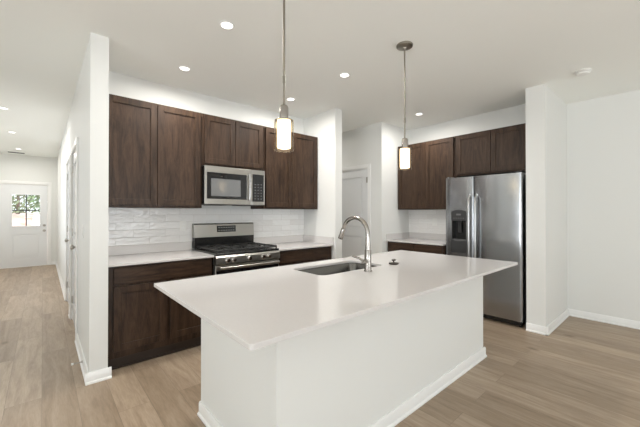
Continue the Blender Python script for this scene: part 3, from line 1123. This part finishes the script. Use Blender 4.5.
# ------------------------------------------------------------------ pendants
PENDANTS = [(1.046, 1.505, 'nearer glass cylinder pendant lamp over the island, left one'), (2.266, 1.505, 'farther glass cylinder pendant lamp over the island, right one')]
px, py, lab = PENDANTS[0]
pz = 1.676
pend = thing('pendant_lamp', (px, py, H), lab, 'pendant lamp', 'pendant lamps over the island')
MB().lathe([(0, 0), (.066, 0), (.068, -.004), (.066, -.016), (.055, -.021), (.018, -.024), (.012, -.036), (0, -.036)], (px, py, H - .0005), seg=36).build('canopy', M['nickel'], pend)
q = MB().cyl((px, py, pz + .265), (px, py, H - .036), .0062, seg=14)
q.cyl((px, py, 2.07), (px, py, 2.11), .0085, seg=14)
q.build('rod', M['nickel'], pend)
MB().lathe([(0, .180), (.020, .180), (.0255, .186), (.0255, .252), (.021, .262), (.010, .268), (0, .268)], (px, py, pz), seg=30).build('socket_cap', M['chrome'], pend)
MB().lathe([(.014, .179), (.051, .179), (.053, .1765), (.051, .174), (.014, .174)], (px, py, pz), seg=36, closed=True).build('shade_holder', M['chrome'], pend)
gl = MB().lathe([(.057, .003), (.057, .176), (.0535, .176), (.0535, .003)], (px, py, pz), seg=40, closed=True).build('glass_shade', M['clear'], pend)
gl['label'] = 'clear outer glass cylinder'
MB().lathe([(0, .172), (.0385, .172), (.0395, .168), (.0395, .022), (.0365, .017), (0, .016)], (px, py, pz), seg=36).build('diffuser', M['diffuser'], pend)
copy_thing(pend, (PENDANTS[1][0], PENDANTS[1][1], H), PENDANTS[1][2])

# ------------------------------------------------------------------ recessed downlights
SPOTS = [
    (1.027, 2.220, 'round recessed downlight left of the nearer pendant rod, closest to camera'),
    (1.028, 3.160, 'round recessed downlight in front of the cabinets left of the microwave'),
    (2.300, 2.236, 'round recessed downlight between the two pendant rods'),
    (2.291, 3.150, 'round recessed downlight just right of the nearer pendant rod, above its shade'),
    (4.005, 2.425, 'round recessed downlight in front of the cabinets over the fridge counter'),
    (-0.405, 5.960, 'round recessed downlight in the hall ceiling, nearest of three'),
    (-0.410, 7.650, 'round recessed downlight in the hall ceiling, middle of three'),
    (-0.405, 9.560, 'round recessed downlight in the hall ceiling, farthest of three'),
]
DL_POWER = 8.7
sx_, sy_, lab = SPOTS[0]
dl = thing('recessed_light', (sx_, sy_, H), lab, 'ceiling light', 'recessed ceiling lights')
MB().lathe([(.041, -.001), (.056, -.001), (.058, -.004), (.055, -.007), (.043, -.006)], (sx_, sy_, H), seg=36, closed=True).build('trim_ring', M['trim'], dl)
MB().lathe([(0, -.001), (.0405, -.001), (.0405, -.0045), (.03, -.0055), (0, -.006)], (sx_, sy_, H), seg=36).build('lens', M['lens'], dl)
for x, y, lab in SPOTS[1:]:
    copy_thing(dl, (x, y, H), lab)
copy_thing(dl, (3.45, 4.6, H), 'added round downlight brightening the passage by the pantry door, hidden by walls')  # unseen fixture added to brighten the pantry wall
for x, y, lab in SPOTS + [(3.45, 4.6, '')]:  # last entry is the lamp of the added passage fixture
    d = bpy.data.lights.new('downlight', 'AREA')
    d.shape = 'DISK'
    d.size = .08
    d.spread = R(175)
    d.energy = DL_POWER
    d.color = (1.0, .965, .91)
    lo = bpy.data.objects.new('downlight', d)
    lo.location = (x, y, H - .012)
    COL.objects.link(lo)

# smoke detector and hall vent
t = thing('smoke_detector', (4.007, .616, H), 'round white smoke detector on the ceiling at right', 'smoke detector')
MB().lathe([(0, 0), (.068, 0), (.068, -.010), (.062, -.013), (0, -.013)], (4.007, .616, H - .0005), seg=36).build('base', M['white_plastic'], t)
MB().lathe([(0, -.0135), (.052, -.0135), (.056, -.022), (.050, -.034), (.018, -.037), (0, -.037)], (4.007, .616, H - .0005), seg=36).build('cover', M['white_plastic'], t)
t = thing('ceiling_vent', (-.47, 10.15, H), 'small slatted air vent in the hall ceiling by the front door', 'vent')
q = MB()
vx0, vx1, vy0, vy1 = -.63, -.31, 10.04, 10.26
q.box(vx0, vx1, vy0, vy0 + .02, H - .008, H - .0005, .002)
q.box(vx0, vx1, vy1 - .02, vy1, H - .008, H - .0005, .002)
q.box(vx0, vx0 + .02, vy0 + .02, vy1 - .02, H - .008, H - .0005, .002)
q.box(vx1 - .02, vx1, vy0 + .02, vy1 - .02, H - .008, H - .0005, .002)
q.build('frame', M['white_plastic'], t)
q = MB()
for k in range(8):
    y = vy0 + .028 + k * .021
    q.prism([(y, H - .002), (y + .003, H - .002), (y + .014, H - .009), (y + .011, H - .009)], 'x', vx0 + .0202, vx1 - .0202)
q.build('slats', M['grey_plastic'], t)


# switches, outlets
def plate(name, label, cat, pos, axis, kindp, group=None):
    """pos = centre on the wall; axis 'x' faces -X, 'y' faces -Y"""
    t = thing(name, pos, label, cat, group)
    def bx(d0, d1, a0, a1, q0, q1, bev, n, m):
        q = MB()
        X, Y, Z = pos
        if axis == 'x':
            q.box(X - d1, X - d0, Y + a0, Y + a1, Z + q0, Z + q1, bev)
        else:
            q.box(X + a0, X + a1, Y - d1, Y - d0, Z + q0, Z + q1, bev)
        q.build(n, m, t)
    bx(.0003, .006, -.036, .036, -.058, .058, .002, 'cover_plate', M['white_plastic'])
    if kindp == 'switch':
        bx(.0061, .010, -.016, .016, -.033, .033, .001, 'rocker', M['trim'])
    else:
        for q0 in (-.036, .006):
            bx(.0061, .0085, -.017, .017, q0, q0 + .03, .002, 'socket', M['trim'])


plate('light_switch', 'white light switch on the hallway wall end beside the kitchen', 'light switch', (XH, 3.55, 1.15), 'x', 'switch')
plate('outlet', 'white outlet on the tile left of the range', 'outlet', (1.19, YW - .011, 1.17), 'y', 'outlet', 'wall outlets')
plate('outlet', 'white outlet on the tile between fridge and far wall', 'outlet', (XF - .011, 2.545, 1.17), 'x', 'outlet', 'wall outlets')

# spring doorstop on the hall baseboard
t = thing('doorstop', (XH - .015, 3.36, .05), 'small spring doorstop with white tip on the hall baseboard', 'doorstop')
q = MB()
pts = [(XH - .020 - .055 * k / 60, 3.36 + .006 * math.cos(k * .9), .05 + .006 * math.sin(k * .9)) for k in range(61)]
q.tube(pts, .0014, 6)
q.cyl((XH - .0145, 3.36, .05), (XH - .020, 3.36, .05), .011, .008, 14)
q.build('spring', M['hinge'], t)
MB().cyl((XH - .075, 3.36, .05), (XH - .090, 3.36, .05), .0085, .0095, 14).build('tip', M['rubber'], t)

# ------------------------------------------------------------------ outside the front door
o = MB().box(-14, 14, YH + .15, 60, -.30, -.12).build('ground_outside', M['earth'], smooth=False)
struct(o, 'reddish bare earth and pale paving outside the front door', 'ground')


q = MB()
xs_ = [-12 + 2 * k for k in range(13)]
prof = [(17, -.14), (20, .25), (23, .72), (26, 1.0), (30, 1.12), (60, 1.3)]
rows = [[q.bm.verts.new((x, y, z + (.10 * math.sin(x * 1.3 + y) if z > 0 else 0))) for x in xs_] for y, z in prof]
for a, c in zip(rows, rows[1:]):
    for k in range(len(xs_) - 1):
        q.bm.faces.new((a[k], a[k + 1], c[k + 1], c[k]))
o = q.build('earth_bank', M['earth'])
struct(o, 'bank of bare reddish earth facing the front door', 'ground')


ZG = .95


def tree(label, x, y, h, w, mt):
    t = thing('tree', (x, y, ZG), label, 'tree', 'trees outside the front door')
    MB().tube([(x, y, ZG), (x + .03, y, h * .3), (x - .04, y + .03, h * .65), (x, y, h * .92)], [.13, .10, .06, .02], 8).build('trunk', M['bark'], t)
    q = MB()
    for k in range(1300):
        while True:
            v = Vector((random.uniform(-1, 1), random.uniform(-1, 1), random.uniform(-1, 1)))
            if .25 < v.length < 1:
                break
        c = Vector((x, y, h * .52)) + Vector((v.x * w, v.y * w, v.z * h * .50))
        if c.z < 1.35:
            c.z = 1.35 + random.random() * .5
        n = Vector((random.uniform(-1, 1), random.uniform(-1, 1), random.uniform(-.3, 1))).normalized()
        a = n.orthogonal().normalized() * random.uniform(.12, .22)
        d = n.cross(a).normalized() * random.uniform(.06, .11)
        q.bm.faces.new([q.bm.verts.new(c - a), q.bm.verts.new(c + d), q.bm.verts.new(c + a), q.bm.verts.new(c - d)])
    q.build('foliage', mt, t, smooth=False)


tree('leafy green tree seen in the left panes of the front door', -3.0, 29, 7.2, 1.7, M['leaf'])
tree('leafy olive tree seen in the middle of the front door window', -1.6, 37, 8.0, 2.0, M['leaf2'])
tree('leafy green tree seen in the right panes of the front door', .7, 30, 7.4, 1.8, M['leaf'])

for o in list(bpy.data.objects):
    if '_base' in o:
        del o['_base']
